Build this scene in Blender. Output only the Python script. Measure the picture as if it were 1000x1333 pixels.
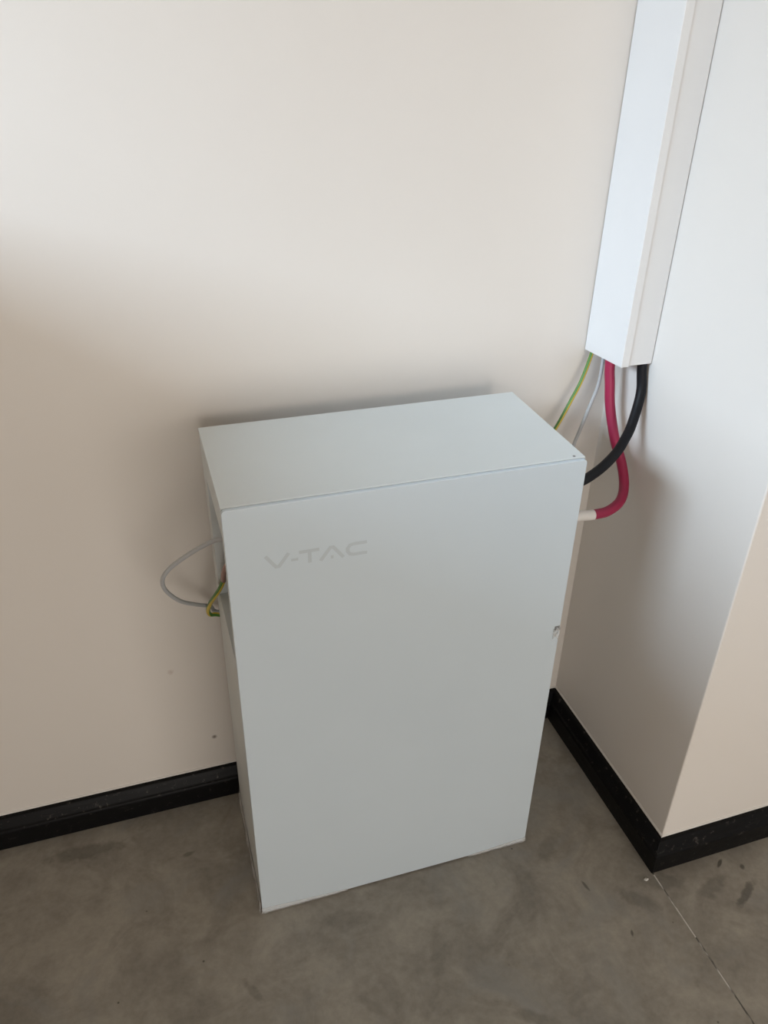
import bpy, bmesh, math, random
from mathutils import Matrix, Vector
random.seed(7)
for o in list(bpy.data.objects): bpy.data.objects.remove(o)
sc = bpy.context.scene
COL = sc.collection

# ------------------------------------------------------------------ camera
FPX = 1052.2
CAMC = Vector((-0.08635, -1.27875, 1.48784))
CROT = (Matrix.Rotation(-0.3236, 3, 'Z') @ Matrix.Rotation(1.02238, 3, 'X') @ Matrix.Rotation(0.01884, 3, 'Z'))
cd = bpy.data.cameras.new('camera')
cd.sensor_fit = 'VERTICAL'; cd.sensor_height = 36.0; cd.lens = 36.0 * FPX / 1333.0
cd.clip_start = 0.02
cam = bpy.data.objects.new('camera', cd); COL.objects.link(cam)
cam.matrix_world = Matrix.Translation(CAMC) @ CROT.to_4x4()
sc.camera = cam

def px(u, v, Y):
    """world point on the plane y = Y seen at photo pixel (u, v)"""
    r = CROT @ Vector(((u - 500) / FPX, -(v - 666.5) / FPX, -1.0))
    return CAMC + r * ((Y - CAMC.y) / r.y)

# ------------------------------------------------------------------ light
w = bpy.data.worlds.new('world'); sc.world = w; w.use_nodes = True
w.node_tree.nodes['Background'].inputs[0].default_value = (0.75, 0.87, 1.0, 1)
w.node_tree.nodes['Background'].inputs[1].default_value = 1.0
sc.view_settings.view_transform = 'Standard'; sc.view_settings.look = 'None'
sc.view_settings.exposure = 0.12; sc.view_settings.gamma = 1.0
sc.view_settings.use_curve_mapping = False

RX0, RX1, RY0, RZ = -3.4, 2.6, -3.6, 3.6         # room extents (back wall is y = 0)
WIN_L = (-2.55, -0.45, 2.15, 3.35)               # high window in the left wall: y0, y1, z0, z1
WIN_F = (-0.9, 1.8, 0.06, 1.80)                   # glazed door in the wall behind: x0, x1, z0, z1
TL = 0.15                                        # thickness of the left wall
BLOCK_X, BLOCK_Y, BLOCK_Z = -0.66, -2.6, 1.375          # added unseen wall that blocks low window light: right face, free end, height
def area(name, loc, rot, sx, sy, power, col):
    l = bpy.data.lights.new(name, 'AREA'); l.shape = 'RECTANGLE'; l.size = sx; l.size_y = sy
    l.energy = power; l.color = col
    o = bpy.data.objects.new(name, l); COL.objects.link(o); o.location = loc; o.rotation_euler = rot
    return o
area('window_daylight', (RX0 - TL + 0.03, (WIN_L[0]+WIN_L[1])/2, (WIN_L[2]+WIN_L[3])/2), (0, -math.pi/2, 0),
     WIN_L[3]-WIN_L[2]-0.02, WIN_L[1]-WIN_L[0]-0.1, 245, (0.67, 0.83, 1.0))
area('window_daylight', ((WIN_F[0]+WIN_F[1])/2, RY0 - 0.06, (WIN_F[2]+WIN_F[3])/2), (math.pi/2, 0, 0),
     WIN_F[1]-WIN_F[0]-0.1, WIN_F[3]-WIN_F[2]-0.1, 37, (1.0, 0.87, 0.73))

# ------------------------------------------------------------------ materials
def lin(c):
    return tuple(((v/255)/12.92 if v/255 <= 0.04045 else ((v/255+0.055)/1.055)**2.4) for v in c) + (1.0,)
class NT:
    def __init__(s, name):
        s.m = bpy.data.materials.new(name); s.m.use_nodes = True; s.t = s.m.node_tree
        s.b = s.t.nodes['Principled BSDF']
    def n(s, typ, **kw):
        x = s.t.nodes.new(typ)
        for k, v in kw.items(): setattr(x, k, v)
        return x
    def l(s, a, b): s.t.links.new(a, b)
    def noise(s, scale, detail=4, rough=0.55, vec=None, dist=0.0):
        x = s.n('ShaderNodeTexNoise'); x.inputs['Scale'].default_value = scale
        x.inputs['Detail'].default_value = detail; x.inputs['Roughness'].default_value = rough
        x.inputs['Distortion'].default_value = dist
        s.l(vec if vec is not None else s.pos(), x.inputs['Vector']); return x.outputs['Fac']
    def pos(s):
        if not hasattr(s, '_p'): s._p = s.n('ShaderNodeNewGeometry').outputs['Position']
        return s._p
    def ramp(s, fac, a, b, ca=(0,0,0,1), cb=(1,1,1,1)):
        r = s.n('ShaderNodeValToRGB'); e = r.color_ramp.elements
        e[0].position = a; e[0].color = ca; e[1].position = b; e[1].color = cb
        s.l(fac, r.inputs[0]); return r.outputs[0]
    def mix(s, fac, a, b, mode='MIX'):
        x = s.n('ShaderNodeMix', data_type='RGBA', blend_type=mode)
        for sock, v in ((x.inputs['Factor'], fac), (x.inputs['A'], a), (x.inputs['B'], b)):
            if isinstance(v, (int, float)): sock.default_value = v
            elif isinstance(v, tuple): sock.default_value = v
            else: s.l(v, sock)
        return x.outputs['Result']
    def math(s, op, a, b=None, c=None, clamp=False):
        x = s.n('ShaderNodeMath', operation=op); x.use_clamp = clamp
        for i, v in enumerate((a, b, c)):
            if v is None: continue
            if isinstance(v, (int, float)): x.inputs[i].default_value = v
            else: s.l(v, x.inputs[i])
        return x.outputs[0]
    def bump(s, h, strength=0.1, dist=0.002):
        x = s.n('ShaderNodeBump'); x.inputs['Strength'].default_value = strength
        x.inputs['Distance'].default_value = dist; s.l(h, x.inputs['Height'])
        s.l(x.outputs[0], s.b.inputs['Normal'])
    def color(s, c):
        if isinstance(c, tuple): s.b.inputs['Base Color'].default_value = c
        else: s.l(c, s.b.inputs['Base Color'])
    def rough(s, r):
        if isinstance(r, (int, float)): s.b.inputs['Roughness'].default_value = r
        else: s.l(r, s.b.inputs['Roughness'])

def simple(name, col, rough, spec=0.5, bscale=None, bstr=0.1, var=0.03):
    k = NT(name); f = k.noise(6, 3)
    lo = tuple(v*(1-var) for v in col[:3]) + (1,); hi = tuple(min(1, v*(1+var)) for v in col[:3]) + (1,)
    k.color(k.ramp(f, 0.35, 0.65, lo, hi)); k.rough(rough); k.b.inputs['Specular IOR Level'].default_value = spec
    if bscale: k.bump(k.noise(bscale, 3), bstr, 0.001)
    return k.m

def wall_mat():
    k = NT('warm_white_wall_paint'); f = k.noise(1.6, 4)
    c = k.ramp(f, 0.3, 0.7, (0.735, 0.693, 0.645, 1), (0.755, 0.713, 0.668, 1))
    # one dark nick in the plaster beside the cabinet
    d = k.n('ShaderNodeVectorMath', operation='DISTANCE'); k.l(k.pos(), d.inputs[0])
    d.inputs[1].default_value = (-0.033, 0.0, 0.162)
    m = k.ramp(k.math('ADD', d.outputs['Value'], k.math('MULTIPLY', k.noise(300, 2), 0.002)), 0.0034, 0.0046, (1,1,1,1), (0,0,0,1))
    c = k.mix(m, c, (0.10, 0.07, 0.05, 1))
    d2 = k.n('ShaderNodeVectorMath', operation='DISTANCE'); k.l(k.pos(), d2.inputs[0]); d2.inputs[1].default_value = (-0.1013, 0.0, 0.3655)
    c = k.mix(k.ramp(k.math('ADD', d2.outputs['Value'], k.math('MULTIPLY', k.noise(140, 3), 0.008)), 0.006, 0.010, (0.45,0.45,0.45,1), (0,0,0,1)), c, (0.42, 0.30, 0.26, 1))
    k.color(c); k.rough(0.75); k.b.inputs['Specular IOR Level'].default_value = 0.3
    k.bump(k.noise(260, 3), 0.06, 0.0008)
    return k.m

def floor_mat():
    k = NT('polished_concrete')
    p = k.pos()
    big = k.noise(2.3, 6, 0.6, dist=0.6); mid = k.noise(9, 6, 0.62, dist=0.8); fine = k.noise(70, 5, 0.6)
    c = k.ramp(big, 0.38, 0.62, (0.222, 0.203, 0.173, 1), (0.351, 0.323, 0.278, 1))
    c = k.mix(0.6, c, k.ramp(mid, 0.40, 0.62, (0.198, 0.183, 0.160, 1), (0.365, 0.342, 0.296, 1)))
    c = k.mix(0.18, c, k.ramp(fine, 0.35, 0.65, (0.169, 0.158, 0.140, 1), (0.403, 0.378, 0.329, 1)))
    # cooler, greyer trowel blotches
    c = k.mix(k.ramp(k.noise(4.1, 5, 0.6, dist=1.2), 0.52, 0.68, (0,0,0,1), (0.55,0.55,0.55,1)), c, (0.254, 0.256, 0.248, 1))
    # dark dirt specks and pale grit
    vo = k.n('ShaderNodeTexVoronoi'); vo.inputs['Scale'].default_value = 17; k.l(p, vo.inputs['Vector'])
    c = k.mix(k.ramp(vo.outputs['Distance'], 0.02, 0.045, (0.75,0.75,0.75,1), (0,0,0,1)), c, (0.04, 0.036, 0.032, 1))
    vo2 = k.n('ShaderNodeTexVoronoi'); vo2.inputs['Scale'].default_value = 9; k.l(p, vo2.inputs['Vector'])
    c = k.mix(k.ramp(vo2.outputs['Distance'], 0.012, 0.02, (0.8,0.8,0.8,1), (0,0,0,1)), c, (0.38, 0.36, 0.33, 1))
    # scuffs with a shape of their own: x, y, angle, half length, half width, strength
    wob = k.math('MULTIPLY', k.math('SUBTRACT', k.noise(45, 3), 0.5), 1.4)
    for (x, y, a, L, W, st) in ((0.9344, -0.5723, 0.523, 0.046, 0.011, 0.55), (0.9258, -0.4995, 0.634, 0.015, 0.004, 0.75),
                                (0.9654, -0.5194, 0.9, 0.008, 0.006, 0.65), (0.6673, -0.5745, 1.17, 0.009, 0.0035, 0.65),
                                (0.6314, -0.4595, 1.74, 0.017, 0.004, 0.55), (0.7148, -0.5171, -0.787, 0.050, 0.020, 0.26),
                                (0.78, -0.50, -0.3, 0.06, 0.022, 0.30), (0.88, -0.54, 0.3, 0.05, 0.02, 0.30),
                                (-0.3263, -0.0833, -0.06, 0.09, 0.022, 0.34), (-0.1227, -0.1498, 0.105, 0.020, 0.006, 0.4),
                                (0.155, -0.385, -0.24, 0.08, 0.018, 0.14), (-0.043, -0.4657, -1.02, 0.03, 0.010, 0.3),
                                (0.1522, -0.5548, -0.87, 0.035, 0.012, 0.2), (0.42, -0.66, -0.6, 0.05, 0.014, 0.28),
                                (0.30, -0.50, 1.2, 0.06, 0.02, 0.2), (0.60, -0.36, 0.8, 0.05, 0.02, 0.22)):
        mp = k.n('ShaderNodeMapping', vector_type='TEXTURE')
        mp.inputs['Location'].default_value = (x, y, 0); mp.inputs['Rotation'].default_value = (0, 0, a)
        mp.inputs['Scale'].default_value = (L, W, 1); k.l(p, mp.inputs['Vector'])
        ln = k.n('ShaderNodeVectorMath', operation='LENGTH'); k.l(mp.outputs[0], ln.inputs[0])
        f = k.ramp(k.math('ADD', ln.outputs['Value'], wob), 0.55, 1.05, (st, st, st, 1), (0,0,0,1))
        c = k.mix(f, c, (0.035, 0.033, 0.031, 1))
    k.color(c)
    k.rough(k.math('MULTIPLY_ADD', mid, 0.3, 0.36))
    k.b.inputs['Specular IOR Level'].default_value = 0.35
    k.bump(k.math('ADD', fine, k.math('MULTIPLY', mid, 0.6)), 0.12, 0.0012)
    return k.m

def baseboard_mat():
    k = NT('scuffed_black_gloss_paint')
    sc1 = k.n('ShaderNodeMapping'); sc1.inputs['Scale'].default_value = (3, 3, 14); k.l(k.pos(), sc1.inputs['Vector'])
    f = k.noise(9, 6, 0.65, vec=sc1.outputs[0], dist=0.5)
    c = k.ramp(f, 0.62, 0.74, (0.0055, 0.0055, 0.006, 1), (0.030, 0.029, 0.027, 1))
    c = k.mix(k.ramp(k.noise(75, 5, 0.72), 0.60, 0.70, (0,0,0,1), (0.6,0.6,0.6,1)), c, (0.10, 0.09, 0.08, 1))
    k.color(c); k.b.inputs['Specular IOR Level'].default_value = 0.12; k.rough(k.math('MULTIPLY_ADD', f, 0.3, 0.25)); k.bump(k.noise(35, 4), 0.25, 0.0015)
    return k.m

def joint_mat():
    k = NT('patchy_joint_filler')
    mp = k.n('ShaderNodeMapping'); mp.inputs['Scale'].default_value = (1, 0.35, 1); k.l(k.pos(), mp.inputs['Vector'])
    f = k.noise(38, 3, 0.6, vec=mp.outputs[0])
    sp = k.n('ShaderNodeSeparateXYZ'); k.l(k.pos(), sp.inputs[0])
    near = k.math('MULTIPLY', k.math('GREATER_THAN', sp.outputs['Y'], -0.62), 0.12)
    c = k.ramp(k.math('ADD', f, near), 0.48, 0.58, (0.10, 0.095, 0.085, 1), (0.58, 0.56, 0.53, 1))
    k.color(c); k.rough(0.8); return k.m

def panel_mat():
    k = NT('pale_grey_filmed_glass_panel')
    f = k.noise(3, 3)
    k.color(k.ramp(f, 0.3, 0.7, (0.575, 0.65, 0.705, 1), (0.595, 0.67, 0.725, 1)))
    k.rough(0.30); k.b.inputs['Specular IOR Level'].default_value = 0.5
    k.bump(k.noise(1.8, 2), 0.05, 0.004); return k.m

def film_mat():
    k = NT('clear_protective_film')
    k.color((0.86, 0.87, 0.87, 1)); k.rough(k.math('MULTIPLY_ADD', k.noise(120, 3), 0.2, 0.08))
    k.b.inputs['Alpha'].default_value = 0.30; k.bump(k.noise(90, 4), 0.5, 0.002)
    return k.m

M = dict(
    wall=wall_mat(), floor=floor_mat(), base=baseboard_mat(), joint=joint_mat(), panel=panel_mat(), film=film_mat(),
    caulk=simple('white_caulk', (0.72, 0.70, 0.67, 1), 0.6, bscale=90),
    ceil=simple('cream_ceiling_paint', (0.78, 0.69, 0.55, 1), 0.9),
    cab=simple('white_powder_coat', (0.675, 0.715, 0.715, 1), 0.5, 0.35, 900, 0.05, 0.015),
    logo=simple('grey_silk_print', (0.50, 0.56, 0.60, 1), 0.45, var=0.02),
    dark=simple('dark_grey_module_steel', (0.16, 0.165, 0.17, 1), 0.6),
    pvc=simple('white_pvc', (0.745, 0.735, 0.725, 1), 0.38, 0.45, var=0.01),
    red=simple('crimson_cable_sheath', (0.33, 0.018, 0.066, 1), 0.42, 0.4, 120, 0.1, 0.08),
    black=simple('black_cable_sheath', (0.006, 0.006, 0.008, 1), 0.5, 0.22, 120, 0.1),
    boot=simple('white_heat_shrink', (0.74, 0.70, 0.66, 1), 0.5),
    green=simple('green_insulation', (0.07, 0.20, 0.035, 1), 0.4),
    yellow=simple('yellow_insulation', (0.62, 0.46, 0.05, 1), 0.4),
    grey=simple('grey_cable_sheath', (0.46, 0.47, 0.48, 1), 0.45),
    lug=simple('pinkish_copper_lug', (0.40, 0.24, 0.20, 1), 0.4),
    screw=simple('dull_steel_screw', (0.22, 0.22, 0.22, 1), 0.4),
    chip=simple('pale_plaster', (0.58, 0.57, 0.54, 1), 0.9),
    blocker=simple('pale_light_blocker', (0.50, 0.42, 0.35, 1), 0.6),  # pale tone shared by the added light-blocking wall and beam
    frame=simple('white_window_frame', (0.78, 0.78, 0.78, 1), 0.4),
)

# ------------------------------------------------------------------ mesh helpers
def mesh(name, verts, faces, mats, parent=None, smooth=False, fm=None):
    me = bpy.data.meshes.new(name); me.from_pydata([tuple(v) for v in verts], [], faces)
    if not isinstance(mats, (list, tuple)): mats = [mats]
    for m in mats: me.materials.append(m)
    if fm: me.polygons.foreach_set('material_index', fm)
    if smooth: me.polygons.foreach_set('use_smooth', [True]*len(me.polygons))
    b = bmesh.new(); b.from_mesh(me); bmesh.ops.recalc_face_normals(b, faces=b.faces); b.to_mesh(me); b.free()
    me.update()
    o = bpy.data.objects.new(name, me); COL.objects.link(o)
    if parent: o.parent = parent
    return o
def boxvf(a, b):
    (x0,y0,z0),(x1,y1,z1) = a, b
    v = [(x0,y0,z0),(x1,y0,z0),(x1,y1,z0),(x0,y1,z0),(x0,y0,z1),(x1,y0,z1),(x1,y1,z1),(x0,y1,z1)]
    f = [(0,3,2,1),(4,5,6,7),(0,1,5,4),(1,2,6,5),(2,3,7,6),(3,0,4,7)]
    return v, f
def boxes(name, lst, mat, parent=None):
    V, F = [], []
    for a, b in lst:
        v, f = boxvf(a, b); n = len(V); V += v; F += [tuple(i+n for i in q) for q in f]
    return mesh(name, V, F, mat, parent)
def bevel(o, wdt, seg=2, angle=0.6):
    m = o.modifiers.new('bevel', 'BEVEL'); m.width = wdt; m.segments = seg; m.limit_method = 'ANGLE'; m.angle_limit = angle
    return o
def tag(o, label=None, cat=None, kind=None, group=None):
    if label: o['label'] = label
    if cat: o['category'] = cat
    if kind: o['kind'] = kind
    if group: o['group'] = group
    return o
def struct(o, label=None, cat=None): return tag(o, label, cat, 'structure')
def empty(name, loc, rz=0):
    o = bpy.data.objects.new(name, None); COL.objects.link(o); o.location = loc; o.rotation_euler = (0, 0, rz)
    o.empty_display_size = 0.1; return o
def spline(pts, n=10):
    P = [Vector(p) for p in pts]; P = [P[0]*2-P[1]] + P + [P[-1]*2-P[-2]]; out = []
    for i in range(1, len(P)-2):
        p0,p1,p2,p3 = P[i-1:i+3]
        for k in range(n):
            t = k/n
            out.append(0.5*((2*p1)+(p2-p0)*t+(2*p0-5*p1+4*p2-p3)*t*t+(3*p1-p0-3*p2+p3)*t*t*t))
    out.append(P[-2]); return out
def tube(name, path, r, mats, parent=None, seg=20, sectors=None, twist=0.0):
    """swept tube; sectors(k) gives the material index of angular face k"""
    path = [Vector(p) for p in path]; V, F, FM = [], [], []
    t0 = (path[1]-path[0]).normalized(); ref = Vector((0, -1, 0.3))
    nrm = (ref - t0*ref.dot(t0)).normalized()
    for i, p in enumerate(path):
        t = ((path[min(i+1, len(path)-1)] - path[max(i-1, 0)])).normalized()
        nrm = (nrm - t*nrm.dot(t)).normalized(); bi = t.cross(nrm)
        for k in range(seg):
            a = 2*math.pi*k/seg + twist*i
            V.append(p + (nrm*math.cos(a) + bi*math.sin(a))*r)
    for i in range(len(path)-1):
        for k in range(seg):
            k2 = (k+1) % seg
            F.append((i*seg+k, i*seg+k2, (i+1)*seg+k2, (i+1)*seg+k)); FM.append(sectors(k) if sectors else 0)
    F.append(tuple(range(seg-1, -1, -1))); FM.append(0)
    F.append(tuple(range((len(path)-1)*seg, len(path)*seg))); FM.append(0)
    return mesh(name, V, F, mats, parent, True, FM)

# ------------------------------------------------------------------ the room
XC, PD = 0.80199, 0.45124          # x of the return wall, how far it stands forward of the back wall
T = 0.15
JX0, JX1 = 0.7772, 0.7804          # saw-cut joint in the floor
fl = struct(boxes('floor', [((RX0-T, RY0-T, -0.1), (JX0, T, 0)), ((JX1, RY0-T, -0.1), (RX1+T, T, 0)),
                            ((JX0, RY0-T, -0.1), (JX1, T, -0.012))], M['floor']),
            'brown-grey polished concrete floor with smudges and a straight joint', 'floor')
boxes('floor_joint', [((JX0, RY0, -0.012), (JX1, -PD-0.03, -0.0006))], M['joint'], fl)
struct(boxes('ceiling', [((RX0-T, RY0-T, RZ), (RX1+T, T, RZ+0.1))], M['ceil']), 'cream painted ceiling', 'ceiling')
struct(boxes('wall_back', [((RX0-T, 0, 0), (RX1+T, T, RZ))], M['wall']), 'warm white plastered wall behind the battery cabinet', 'wall')
wp = struct(boxes('wall_right', [((XC, -PD, 0), (RX1+T, 0.01, RZ))], M['wall']), 'projecting white wall pier with a sharp vertical corner', 'wall')
bevel(wp, 0.0025, 2)
struct(boxes('wall_far_right', [((RX1, RY0-T, 0), (RX1+T, -PD, RZ))], M['wall']), 'plain white side wall beyond the pier', 'wall')
y0, y1, z0, z1 = WIN_L
struct(boxes('wall_left', [((RX0-TL, RY0-T, 0), (RX0, y0, RZ)), ((RX0-TL, y1, 0), (RX0, 0, RZ)),
                           ((RX0-TL, y0, 0), (RX0, y1, z0)), ((RX0-TL, y0, z1), (RX0, y1, RZ))], M['wall']),
       'plain white side wall with a window', 'wall')
struct(boxes('light_block_wall', [((BLOCK_X-0.10, BLOCK_Y, 0), (BLOCK_X, 0, BLOCK_Z))], M['blocker']), 'added unseen half-height wall blocking window light left of the cabinet', 'wall')  # added out of view to cast the soft shadow edge across the back wall
struct(boxes('shade_beam_1', [((-1.62, RY0, 2.22), (-1.48, 0, RZ))], M['blocker']), 'added unseen ceiling beam blocking window light from the upper walls', 'beam')  # added out of view to dim window light on the upper pier and trunking
x0, x1, a0, a1 = WIN_F
struct(boxes('wall_front', [((RX0, RY0-T, 0), (x0, RY0, RZ)), ((x1, RY0-T, 0), (RX1, RY0, RZ)),
                            ((x0, RY0-T, 0), (x1, RY0, a0)), ((x0, RY0-T, a1), (x1, RY0, RZ))], M['wall']),
       'plain white wall opposite the cabinet with a glazed door', 'wall')
fw = 0.045
struct(boxes('window_1', [((RX0-TL-0.02, y0, z0), (RX0-TL+0.02, y1, z0+fw)), ((RX0-TL-0.02, y0, z1-fw), (RX0-TL+0.02, y1, z1)),
                          ((RX0-TL-0.02, y0, z0+fw), (RX0-TL+0.02, y0+fw, z1-fw)), ((RX0-TL-0.02, y1-fw, z0+fw), (RX0-TL+0.02, y1, z1-fw)),
                          ((RX0-TL-0.02, (y0+y1)/2-fw/2, z0+fw), (RX0-TL+0.02, (y0+y1)/2+fw/2, z1-fw))], M['frame']),
       'white framed window in the side wall', 'window')
struct(boxes('door_1', [((x0, RY0-0.13, a0), (x1, RY0-0.08, a0+fw)), ((x0, RY0-0.13, a1-fw), (x1, RY0-0.08, a1)),
                          ((x0, RY0-0.13, a0+fw), (x0+fw, RY0-0.08, a1-fw)), ((x1-fw, RY0-0.13, a0+fw), (x1, RY0-0.08, a1-fw)),
                          (((x0+x1)/2-fw/2, RY0-0.13, a0+fw), ((x0+x1)/2+fw/2, RY0-0.08, a1-fw))], M['frame']),
       'white framed glazed door opposite the cabinet', 'door')

# baseboards: moulded profile (offset from wall, height), mitred at the pier corner
BH, BT = 0.0751, 0.02708
PROF = [(0.0, 0.0), (BT, 0.0), (BT, 0.046), (BT-0.0015, 0.0505), (BT-0.006, 0.0545), (0.0155, 0.066), (0.0115, BH-0.002), (0.0095, BH), (0.0, BH)]
def board(name, fa, fb, label, bead=True):
    """fa(o, h), fb(o, h): the end points of the profile point (o, h) at either end"""
    n = len(PROF); V = [fa(o, h) for o, h in PROF] + [fb(o, h) for o, h in PROF]
    F = [(i, (i+1) % n, n+(i+1) % n, n+i) for i in range(n)] + [tuple(range(n)), tuple(range(2*n-1, n-1, -1))]
    b = struct(mesh(name, V, F, M['base']), label, 'baseboard'); bevel(b, 0.0012, 1, 0.3)
    if bead:
        pr = [(0, BH-0.001), (0.0035, BH-0.001), (0.002, BH+0.0026), (0, BH+0.0035)]
        V = [fa(o, h) for o, h in pr] + [fb(o, h) for o, h in pr]
        F = [(i, (i+1) % 4, 4+(i+1) % 4, 4+i) for i in range(4)] + [(0,1,2,3), (7,6,5,4)]
        tag(mesh('caulk_bead', V, F, M['caulk'], b), 'thin white caulk line')
    return b
board('baseboard_back', lambda o, h: (BLOCK_X, -o, h), lambda o, h: (XC-o, -o, h), 'black moulded baseboard along the wall behind the cabinet')
board('baseboard_right', lambda o, h: (XC-o, -o, h), lambda o, h: (XC-o, -PD-o, h), 'scuffed black baseboard along the short return of the pier')
board('baseboard_front', lambda o, h: (XC-o, -PD-o, h), lambda o, h: (RX1, -PD-o, h), 'black moulded baseboard along the front of the pier')

# ------------------------------------------------------------------ battery cabinet
W, D, H, G = 0.56, 0.27038, 0.91645, 0.05679
cab = tag(empty('battery_cabinet', (0, -G-D, 0), -0.00755),
          'pale grey-white metal battery cabinet standing on the floor against the wall', 'battery cabinet')
FT = 0.007                                  # front panel thickness
OY0, OY1, OZ0, OZ1 = 0.030, 0.212, 0.622, 0.852   # cable opening in each side: depth and height range
s = 0.003
def side(x0, x1):
    yb, yf = D, FT+0.0005
    return [((x0, yf, 0.012), (x1, yb, OZ0)), ((x0, yf, OZ1), (x1, yb, H-s)),
            ((x0, OY1, OZ0), (x1, yb, OZ1)), ((x0, yf, OZ0), (x1, OY0, OZ1))]
def joined(name, lst, mat, parent, bw=0.0015):
    o = boxes(name, lst, mat, parent)
    b = bmesh.new(); b.from_mesh(o.data); bmesh.ops.remove_doubles(b, verts=b.verts, dist=1e-5); b.to_mesh(o.data); b.free()
    return o
tag(joined('side_panel', side(0.0012, 0.0012+s), M['cab'], cab), 'white side panel with a cable opening')
tag(joined('side_panel', side(W-0.0012-s, W-0.0012), M['cab'], cab), 'white side panel with a cable opening')
# folded returns around the openings
for xa, xb in ((0.0012+s, 0.022), (W-0.022, W-0.0012-s)):
    joined('opening_flange', [((xa, OY1-0.0001, OZ0), (xb, OY1+0.002, OZ1)), ((xa, OY0, OZ0-0.002), (xb, OY1, OZ0))], M['cab'], cab)
bevel(boxes('top_panel', [((0, FT+0.0005, H-s), (W, D, H))], M['cab'], cab), 0.0012, 2)
lip = boxes('top_panel_lip', [((0.0, FT+0.0005, H-0.014), (W, FT+0.004, H-s+0.0005))], M['cab'], cab)
boxes('back_plate', [((0.0045, D-s, 0.012), (W-0.0045, D, H-s))], M['cab'], cab)
bevel(boxes('plinth', [((0.004, FT+0.003, 0.0), (W-0.004, D-0.004, 0.016))], M['cab'], cab), 0.002, 2)
bevel(boxes('battery_module', [((0.05, 0.02, 0.016), (W-0.05, D-0.006, H-0.05))], M['dark'], cab), 0.006, 2)

# rounded front panel
def rounded_plate(name, x0, x1, z0, z1, r, ya, yb, mat, parent, seg=5):
    out = []
    for cx, cz, a in ((x1-r, z1-r, 0), (x0+r, z1-r, 90), (x0+r, z0+r, 180), (x1-r, z0+r, 270)):
        for k in range(seg+1):
            t = math.radians(a + 90*k/seg); out.append((cx+r*math.cos(t), cz+r*math.sin(t)))
    n = len(out); V = [(x, ya, z) for x, z in out] + [(x, yb, z) for x, z in out]
    F = [tuple(range(n)), tuple(range(2*n-1, n-1, -1))] + [(i, (i+1) % n, n+(i+1) % n, n+i) for i in range(n)]
    return mesh(name, V, F, mat, parent)
fp = rounded_plate('front_panel', 0.0, W, 0.004, H-0.0016, 0.006, 0.0, FT, M['panel'], cab)
bevel(fp, 0.0010, 3); tag(fp, 'pale grey glossy front panel')
# raised print: V-TAC
def stroke(name, pts, wd, closed=False):
    P = [Vector((a, b)) for a, b in pts]; L, R = [], []
    for i, p in enumerate(P):
        a = (P[i]-P[i-1]).normalized() if i else (P[1]-P[0]).normalized()
        b = (P[i+1]-P[i]).normalized() if i < len(P)-1 else a
        t = (a+b).normalized(); nn = Vector((-t.y, t.x)); q = wd/2/max(0.45, nn.dot(Vector((-a.y, a.x))))
        L.append(p+nn*q); R.append(p-nn*q)
    n = len(P); V = []
    for y in (-0.00025, 0.0002): V += [(v.x, y, v.y) for v in L] + [(v.x, y, v.y) for v in R]
    F = []
    for i in range(n-1):
        F += [(i, i+1, n+i+1, n+i), (2*n+i, 3*n+i, 3*n+i+1, 2*n+i+1), (i, 2*n+i, 2*n+i+1, i+1), (n+i, n+i+1, 3*n+i+1, 3*n+i)]
    F += [(0, n, 3*n, 2*n), (n-1, 3*n-1, 4*n-1, 2*n-1)]
    return V, F
def letter(strokes, wd=0.0054):
    V, F = [], []
    for p in strokes:
        v, f = stroke('x', p, wd); n = len(V); V += v; F += [tuple(i+n for i in q) for q in f]
    o = mesh('logo_letter', V, F, M['logo'], fp); tag(o, 'faint grey printed letter'); return o
ZB, ZT = 0.8085, 0.8310
letter([[(0.0555, ZT), (0.0700, ZB+0.002), (0.0745, ZB+0.002), (0.0895, ZT)]])
letter([[(0.0925, 0.8178), (0.1030, 0.8178)]], 0.0042)
letter([[(0.1045, ZT-0.002), (0.1345, ZT-0.002)], [(0.1200, ZT-0.0042), (0.1200, ZB)]])
letter([[(0.1360, ZB), (0.1510, ZT-0.002), (0.1555, ZT-0.002), (0.1707, ZB)], [(0.1515, ZB+0.0035), (0.1555, ZB+0.0035)]])
arc = [(0.2065, ZT-0.002), (0.186, ZT-0.002), (0.1805, ZT-0.0035), (0.1772, 0.8225), (0.1772, 0.8170), (0.1805, ZB+0.0035), (0.186, ZB+0.002), (0.2070, ZB+0.002)]
letter([arc])

# protective film: turned-over rims at the bottom corners, the lower left side and a crumpled tab on the right edge
def ribbon(name, rows, mat, parent):
    n = len(rows[0]); V = [v for r in rows for v in r]
    F = [(i*n+k, i*n+k+1, (i+1)*n+k+1, (i+1)*n+k) for i in range(len(rows)-1) for k in range(n-1)]
    o = mesh(name, V, F, mat, parent, True); m = o.modifiers.new('thick', 'SOLIDIFY'); m.thickness = 0.0003; return o
def film_edge(xa, xb, h):
    rows = []
    for i in range(25):
        t = i/24; x = xa+(xb-xa)*t; k = math.sin(t*math.pi)**0.5 if 0 < t < 1 else 0
        hh = h*(1-0.75*t if xa < xb else 1-0.75*t); j = 0.0002*math.sin(t*31)+0.0002*math.sin(t*17+1)
        rows.append([(x, -0.0005, 0.003+hh), (x, -0.0010-j, 0.003+hh*0.6), (x, -0.0014-j, 0.0045), (x, -0.0008-j, 0.0015), (x, 0.004, 0.0010)])
    return tag(ribbon('protective_film', rows, M['film'], fp), 'wrinkled rim of clear protective film')
film_edge(-0.001, 0.17, 0.016); film_edge(W+0.0005, W-0.13, 0.013)
rows = []
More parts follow.
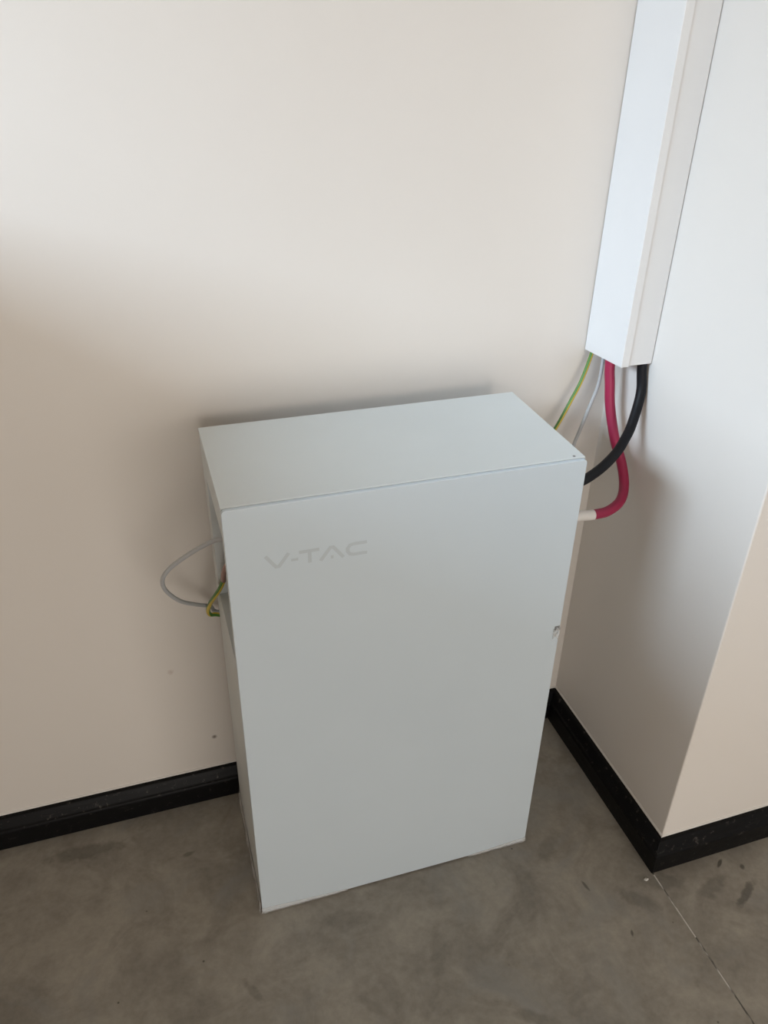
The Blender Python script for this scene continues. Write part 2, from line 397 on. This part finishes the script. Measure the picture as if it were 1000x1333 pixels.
for i in range(31):
    t = i/30; y = 0.004 + (D-0.006)*t; j = 0.0008*math.sin(t*23)+0.0006*math.sin(t*41+2); top = 0.010 + 0.030*max(0, t-0.55)/0.45
    rows.append([(-0.0004, y, top+0.012), (-0.0022-j, y, top+0.004), (-0.0040-j, y, top*0.5), (-0.0014, y, 0.001)])
tag(ribbon('protective_film', rows, M['film'], cab), 'loose clear film along the lower side edge')
rows = []; rr = random.Random(3)
for i in range(9):
    t = i/8; rows.append([(W-0.013+0.0135*k/5, -0.0009-(0.0035*rr.random())*(1 if 0 < k < 5 else 0.3), 0.585-0.020*t-0.004*math.sin(k*2+i)) for k in range(6)])
tag(ribbon('film_tab', rows, M['film'], fp), 'small crumpled tab of clear film')
V, F = boxvf((W-0.0105, -0.0007, 0.5795), (W-0.0015, -0.0001, 0.5885))
tag(mesh('adhesive_patch', V, F, M['screw'], fp), 'small dull grey adhesive patch')
# small screw at the right front of the top
V, F = [], []
for k in range(12): V.append((0.543+0.0022*math.cos(k*math.pi/6), 0.013+0.0022*math.sin(k*math.pi/6), H+0.0006))
for k in range(12): V.append((0.543+0.0026*math.cos(k*math.pi/6), 0.013+0.0026*math.sin(k*math.pi/6), H-0.001))
F = [tuple(range(12))] + [(k, (k+1) % 12, 12+(k+1) % 12, 12+k) for k in range(12)]
mesh('screw', V, F, M['screw'], cab)

# ------------------------------------------------------------------ cable trunking in the corner
TX, TY = 0.06447, 0.12435
tr = tag(empty('cable_trunking', (XC, 0, 0.958)), 'tall white plastic cable trunking fixed in the wall corner', 'cable trunking')
TOP = RZ - 0.958
def slanted(name, x0, x1, y0, y1, zf, parent, bw=0.0012):
    """upright strip whose cut lower end rises slightly away from the back wall"""
    b = lambda y: zf + 0.009*(-y/TY)
    V = [(x0,y0,b(y0)),(x1,y0,b(y0)),(x1,y1,b(y1)),(x0,y1,b(y1)),(x0,y0,TOP),(x1,y0,TOP),(x1,y1,TOP),(x0,y1,TOP)]
    return V, [(0,3,2,1),(4,5,6,7),(0,1,5,4),(1,2,6,5),(2,3,7,6),(3,0,4,7)]
def strips(name, lst, zf, parent):
    V, F = [], []
    for q in lst:
        v, f = slanted('', *q, zf, parent); n = len(V); V += v; F += [tuple(i+n for i in g) for g in f]
    o = mesh(name, V, F, M['pvc'], parent); return o
gp = 0.0016
b = strips('channel', [(-gp-0.001, -gp, -TY+0.0015, -gp-0.0005), (-TX+0.004, -gp-0.001, -TY+0.0014, -TY+0.0029), (-TX+0.004, -gp-0.001, -gp-0.0035, -gp-0.0021)], 0.0015, tr)
tag(b, 'white back channel of the trunking')
pf = [(-TX, -gp), (-TX, -TY-0.0006), (-TX+0.0155, -TY-0.0006), (-TX+0.0155, -TY+0.0013), (-TX+0.002, -TY+0.0013), (-TX+0.002, -gp-0.002), (-TX+0.010, -gp-0.002), (-TX+0.010, -gp)]
n = len(pf); V = [(x, y, 0.009*(-y/TY)) for x, y in pf] + [(x, y, TOP) for x, y in pf]
ld = mesh('lid', V, [(i, (i+1) % n, n+(i+1) % n, n+i) for i in range(n)] + [tuple(range(n)), tuple(range(2*n-1, n-1, -1))], M['pvc'], tr)
bevel(ld, 0.0008, 2)
tag(ld, 'smooth white snap-on lid of the trunking')

# ------------------------------------------------------------------ cables
red = [Vector((0.756, -0.052, 1.30)), Vector((0.757, -0.056, 1.08)), px(795, 466, -0.058), px(794, 500, -0.066), px(794.5, 530, -0.076), px(800.5, 572, -0.100), px(809, 602, -0.124),
       px(812.5, 631, -0.150), px(807.5, 652, -0.176), px(791, 665.5, -0.196), px(770, 670.5, -0.202)]
end = red[-1]
rc = tag(empty('red_cable', tuple(end)), 'thick crimson power cable curving from the trunking into the cabinet', 'cable')
def loc(pts, e): return [Vector(p)-e.location for p in pts]
tube('sheath', loc(spline(red, 8), rc), 0.0094, M['red'], rc)
bt = [end + Vector((0.004, 0, 0.0)), end + Vector((-0.008, -0.0005, 0.001)), end + Vector((-0.03, -0.002, 0.004)), Vector((0.60, -0.21, end.z+0.006)), Vector((0.52, -0.212, end.z+0.006))]
tag(tube('cable_boot', loc(spline(bt, 5), rc), 0.0097, M['boot'], rc), 'white heat-shrink boot')

blk = [Vector((0.785, -0.108, 1.30)), Vector((0.788, -0.1105, 1.08)), px(836.8, 470, -0.1118), px(834.5, 511, -0.122), px(823, 551.5, -0.143), px(813.5, 572, -0.158), px(800, 592.5, -0.176),
       px(775, 615.5, -0.200), Vector((0.615, -0.213, 0.797)), Vector((0.515, -0.218, 0.80))]
bc = tag(empty('black_cable', tuple(blk[-1])), 'thick black power cable crossing in front of the crimson one', 'cable')
tube('sheath', loc(spline(blk, 8), bc), 0.0089, M['black'], bc)

gy = [Vector((0.748, -0.020, 1.25)), Vector((0.749, -0.020, 1.05)), px(774, 448, -0.018), px(759, 491, -0.022), px(743.7, 521, -0.028), px(724.5, 555.6, -0.034), px(712, 572, -0.037), Vector((0.63, -0.036, 0.755)), Vector((0.555, -0.030, 0.69)), Vector((0.45, -0.028, 0.62))]
stripe = lambda k: 0 if (k % 20) in (0, 1, 2, 3, 4, 10, 11, 12, 13, 14) else 1
def sub(e, nm, pts, r, mats, n=8, **kw): return tube(nm, loc(spline(pts, n), e), r, mats, e, **kw)
e = tag(empty('earth_wire', tuple(gy[-1])), 'green and yellow striped earth wire hanging from the trunking', 'wire')
sub(e, 'insulation', gy, 0.0037, [M['green'], M['yellow']], sectors=stripe, twist=0.012)
gr = [Vector((0.762, -0.036, 1.25)), Vector((0.763, -0.036, 1.05)), px(787, 455, -0.034), px(784.5, 474, -0.036), px(779, 501, -0.038), px(767, 531, -0.040), px(749.8, 572, -0.043), px(742, 588, -0.044), Vector((0.66, -0.042, 0.70)), Vector((0.555, -0.030, 0.62)), Vector((0.45, -0.028, 0.55))]
e = tag(empty('signal_cable', tuple(gr[-1])), 'thin pale grey signal cable hanging from the trunking', 'cable')
sub(e, 'sheath', gr, 0.0034, M['grey'])

lp = [Vector((0.030, -0.235, 0.80)), px(286, 702, -0.20), px(262, 712, -0.182), px(238, 727, -0.16), px(219, 742, -0.14), px(211.5, 756, -0.12), px(217, 770, -0.10), px(235, 782.5, -0.078), px(256, 787, -0.055), px(274, 789.5, -0.034), px(288, 797, -0.026), Vector((0.12, -0.024, 0.48))]
e = tag(empty('signal_cable', tuple(lp[-1])), 'grey signal cable looping out of the side opening and back behind the cabinet', 'cable')
sub(e, 'sheath', lp, 0.0037, M['grey'])

g2 = [px(291, 756, -0.14), px(286, 767, -0.128), px(280, 776, -0.112), px(274, 785, -0.088), px(271, 794, -0.066), px(274, 800, -0.054), px(284, 800, -0.047), Vector((0.05, -0.046, 0.50))]
e = tag(empty('earth_wire', tuple(g2[-1])), 'short green and yellow earth wire hooked round the cabinet side', 'wire')
sub(e, 'insulation', g2, 0.0040, [M['green'], M['yellow']], sectors=stripe, twist=0.03)
lg = [px(291, 756, -0.14), px(291, 748, -0.150), px(294, 738, -0.165), px(300, 730, -0.18)]
tag(sub(e, 'lug', lg, 0.0042, M['lug'], n=4), 'pinkish copper lug')

# ------------------------------------------------------------------ a crumb on the floor
bm = bmesh.new(); bmesh.ops.create_icosphere(bm, subdivisions=2, radius=1)
rr = random.Random(5)
for v in bm.verts:
    k = 0.8 + 0.4*rr.random(); v.co = Vector((v.co.x*0.0048*k, v.co.y*0.0034*k, max(-0.0012, v.co.z*0.0022*k)+0.0012))
me = bpy.data.meshes.new('plaster_chip'); bm.to_mesh(me); bm.free(); me.materials.append(M['chip'])
ch = bpy.data.objects.new('plaster_chip', me); COL.objects.link(ch); ch.location = (0.757, -0.4865, 0)
tag(ch, 'tiny pale chip of plaster on the floor at the foot of the pier', 'plaster chip')
